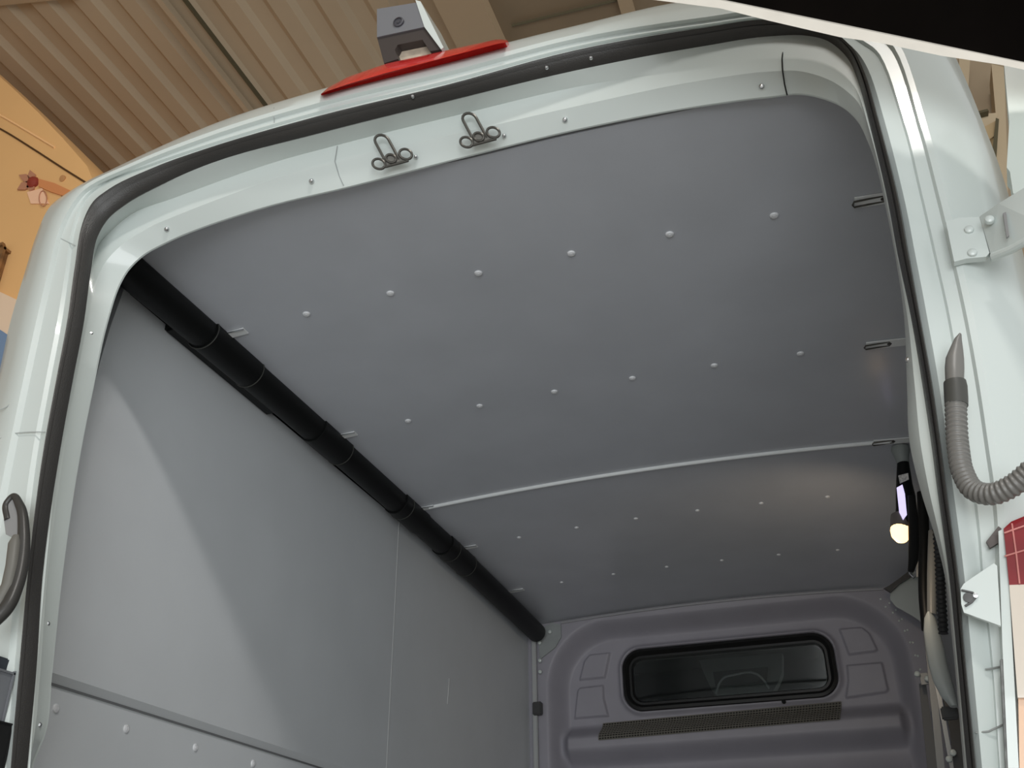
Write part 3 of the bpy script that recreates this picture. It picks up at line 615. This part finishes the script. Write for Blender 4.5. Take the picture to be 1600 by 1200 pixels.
# right garage wall
WALLM = mat('garage_wall', (.36, .28, .19), .65, noise=.08, scale=2); BEIGE = mat('beam_light', (.50, .40, .27), .55)
wg = empty('wall_garage', (1.6, 2.3, 0), 'beige boarded garage wall beside the van at right', None, None, 'structure')
MB().box((1.12, 2.32, -0.68), (4.2, 2.40, 4.12)).build('wall_board', WALLM, wg, False)
def gpr(pts, y, th, mt, name): MB().prism(pY(pts, y), Vector((0, th, 0))).build(name, mt, wg, False)
gpr([(1498, 80), (1516, 88), (1512, 160), (1500, 160)], 2.2, 0.1, BEIGE, 'wall_post')
gpr([(1549, 100), (1569, 105), (1574, 250), (1578, 420), (1545, 320), (1556, 180)], 2.15, 0.12, BEIGE, 'wall_post')
gpr([(1513, 180), (1559, 176), (1557, 188), (1519, 208)], 2.05, 0.2, BEIGE, 'wall_bracket')
gpr([(1519, 208), (1557, 188), (1554, 212), (1530, 229)], 2.04, 0.2, mat('bracket_tan', (.46, .34, .19), .6), 'wall_bracket')
gpr([(1513, 177), (1543, 170), (1545, 173), (1513, 181)], 2.02, 0.03, mat('flange_dark', (.09, .075, .04), .7), 'wall_cleat')
gpr([(1556, 184), (1561, 186), (1556, 260), (1546, 290), (1550, 240)], 2.02, 0.03, mat('flange_dark', (.09, .075, .04), .7), 'wall_cable')
gpr([(1585, 440), (1602, 400), (1602, 480), (1592, 470)], 2.05, 0.03, mat('grid_dark', (.12, .10, .06), .6, noise=.6, scale=60), 'wall_grille')
wgl = MB().box((-3.6, -4.5, -0.7), (-3.5, 4.5, 4.2)).build('wall_blocker_left', mat('garage_wall', (.36, .28, .19), .65), None, False); tag(wgl, 'brown garage wall added beyond the left side of the van to block ambient light', None, None, 'structure')  # out of view, added to keep ambient light off the left side
gf = MB().box((-4, -4, -0.75), (4.5, 6, -0.7)).build('floor_garage', mat('concrete', (.52, .51, .49), .8, noise=.1, scale=3), None, False); tag(gf, 'grey concrete garage floor under the van', None, None, 'structure')

# dark raised door leaf with a pale edge, above the van's upper right corner
p1 = atY(960, -31, -0.17); p2 = atY(1700, 122, 0.02); slope = Vector((0, -0.80, 0.58))
leaf = empty('raised_door', (p1 + p2) / 2, 'black raised door leaf with a pale lower edge above the right corner of the van', 'door')
ed = (p2 - p1).normalized(); nn = ed.cross(slope).normalized()
if nn.z < 0: nn = -nn
MB().prism([p1, p2, p2 + slope * 0.9, p1 + slope * 0.9], nn * 0.03).build('leaf', mat('leaf_black', (.004, .003, .0025), .9, noise=.3, scale=6, spec=0.05), leaf, False)
yl = lambda x: -0.17 + (x - 960) / 740 * 0.19
lower = [(960, -8), (1125, 13), (1200, 32), (1312, 58), (1375, 67), (1470, 87), (1562, 101), (1600, 109), (1700, 130)]
upper = [(x, -31 + (x - 960) * 0.2068 - 3) for x, _ in lower]
es = MB()
for (a, b), (c, d) in zip(zip(lower, lower[1:]), zip(upper, upper[1:])):
    es.prism([atY(x, y, yl(x) - 0.006) for x, y in (a, b, d, c)], nn * 0.034)
es.build('edge_strip', mat('leaf_edge', (.85, .79, .70), .45, noise=.05, scale=20), leaf, False)

# neighbouring orange lorry at the far left
YO = 0.80
OR = mat('orange_panel', (.80, .47, .20), .45, noise=.05, scale=1.5)
lor = empty('parked_truck', atY(-60, 1200, YO + .5), 'orange truck body parked beyond the left edge of the van', 'truck')
sil = [(-330, -150), (-120, 20), (-60, 68), (0, 116), (40, 152), (80, 190), (120, 232), (158, 275), (168, 300), (150, 340), (110, 420), (80, 560), (-330, 560)]
c0 = [atY(x, y, YO + .06) for x, y in sil]
for p in c0: p.x = min(p.x, -1.25)
for p in c0[-2:]: p.z = -0.25
c0[-1].x = c0[0].x
c0 = c0; ce = atY(30, 330, YO)
c1 = [p.lerp(ce, 0.03) + Vector((0, -0.06, 0)) for p in c0]; c2 = [p + Vector((-0.02, 1.6, 0.0)) for p in c0]
n = len(sil); vs_ = c1 + c0 + c2
fs = [tuple(range(n))] + [(i * n + k, i * n + (k + 1) % n, (i + 1) * n + (k + 1) % n, (i + 1) * n + k) for i in range(2) for k in range(n)] + [tuple(2 * n + k for k in range(n))[::-1]]
mk('body', vs_, fs, OR, lor, angle=60)
yo = YO - 0.004
MB().tube(smooth_path(pY([(-60, 172), (0, 201), (60, 238), (100, 264), (145, 292)], yo), 6), 0.0035, 6).build('panel_seam', mat('seam_brown', (.08, .035, .01), .6), lor)
MB().tube(smooth_path(pY([(-60, 150), (0, 180), (45, 206), (85, 230)], yo), 6), 0.004, 6).build('crease_highlight', mat('highlight_orange', (.95, .58, .28), .4), lor)  # brighter orange tube paints the highlight along the crease
RB = mat('badge_red', (.26, .035, .02), .45); RB2 = mat('badge_brown', (.48, .22, .13), .5)
bd = MB()
for a, L in ((150, 24), (205, 26), (100, 20), (255, 14)):
    ca, sa = math.cos(math.radians(a)), -math.sin(math.radians(a)); bx, by = 50, 285
    bd.prism(pY([(bx - sa * 4, by + ca * 4), (bx + ca * L * .6 - sa * 7, by + sa * L * .6 + ca * 7), (bx + ca * L, by + sa * L), (bx + ca * L * .6 + sa * 5, by + sa * L * .6 - ca * 5), (bx + sa * 4, by - ca * 4)], yo - .004), Vector((0, .006, 0)))
bdo = bd.build('badge_leaves', RB2, lor, False)
M = frame_at(atY(51, 285, yo - .006), (0, -1, -.3)); MB().lathe([(0.024, -.004), (0.02, 0.006), (0.008, 0.010), (0.0005, 0.011)], M, 9).build('badge_centre', RB, lor)
MB().prism(pY([(60, 279), (85, 286), (115, 300), (112, 310), (78, 299), (60, 291)], yo - .004), Vector((0, .006, 0))).build('badge_tail', mat('badge_tail', (.66, .26, .10), .5), lor, False)
MB().prism(pY([(42, 300), (66, 294), (76, 318), (48, 318)], yo - .002), Vector((0, .004, 0))).build('badge_base', mat('badge_base', (.90, .55, .36), .5), lor, False)
M = frame_at(atY(98, 279, yo), (0, -1, -.3)); MB().lathe([(0.012, -.002), (0.012, 0.003), (0.007, 0.004), (0.0005, 0.0035)], M, 14).build('round_cap', mat('cap_orange', (.50, .25, .10), .5), lor)
MB().tube([atY(67 + 6 * math.cos(q), 310 + 12 * math.sin(q), yo - .004) for q in [2 * math.pi * k / 16 for k in range(16)]], 0.0018, 6, closed=True).build('wire_loop', RB2, lor)
MB().box(atY(-20, 462, yo - .03), atY(26, 404, yo + .04), bev=0.01).build('brown_fitting', mat('fitting_brown', (.24, .12, .045), .6, noise=.4, scale=20), lor, angle=40)
MB().prism(pY([(-330, 300), (-30, 440), (0, 456), (30, 470), (30, 545), (-30, 500), (-330, 355)], yo - .01), Vector((0, .04, 0))).build('pale_band', mat('pale_band', (.82, .62, .45), .5), lor, False)
MB().prism(pY([(-330, 350), (-30, 495), (30, 535), (30, 700), (-330, 620)], yo - .014), Vector((0, .04, 0))).build('blue_band', mat('blue_band', (.18, .27, .42), .5), lor, False)
for wx in (-1.55, c0[0].x + 0.25):
    Mw = frame_at(Vector((wx, YO + 0.75, -0.32)), (1, 0, 0)); MB().lathe([(0.20, -0.12), (0.34, -0.11), (0.38, -0.06), (0.38, 0.06), (0.34, 0.11), (0.20, 0.12)], Mw, 28).build('wheel', RUBBER, lor)
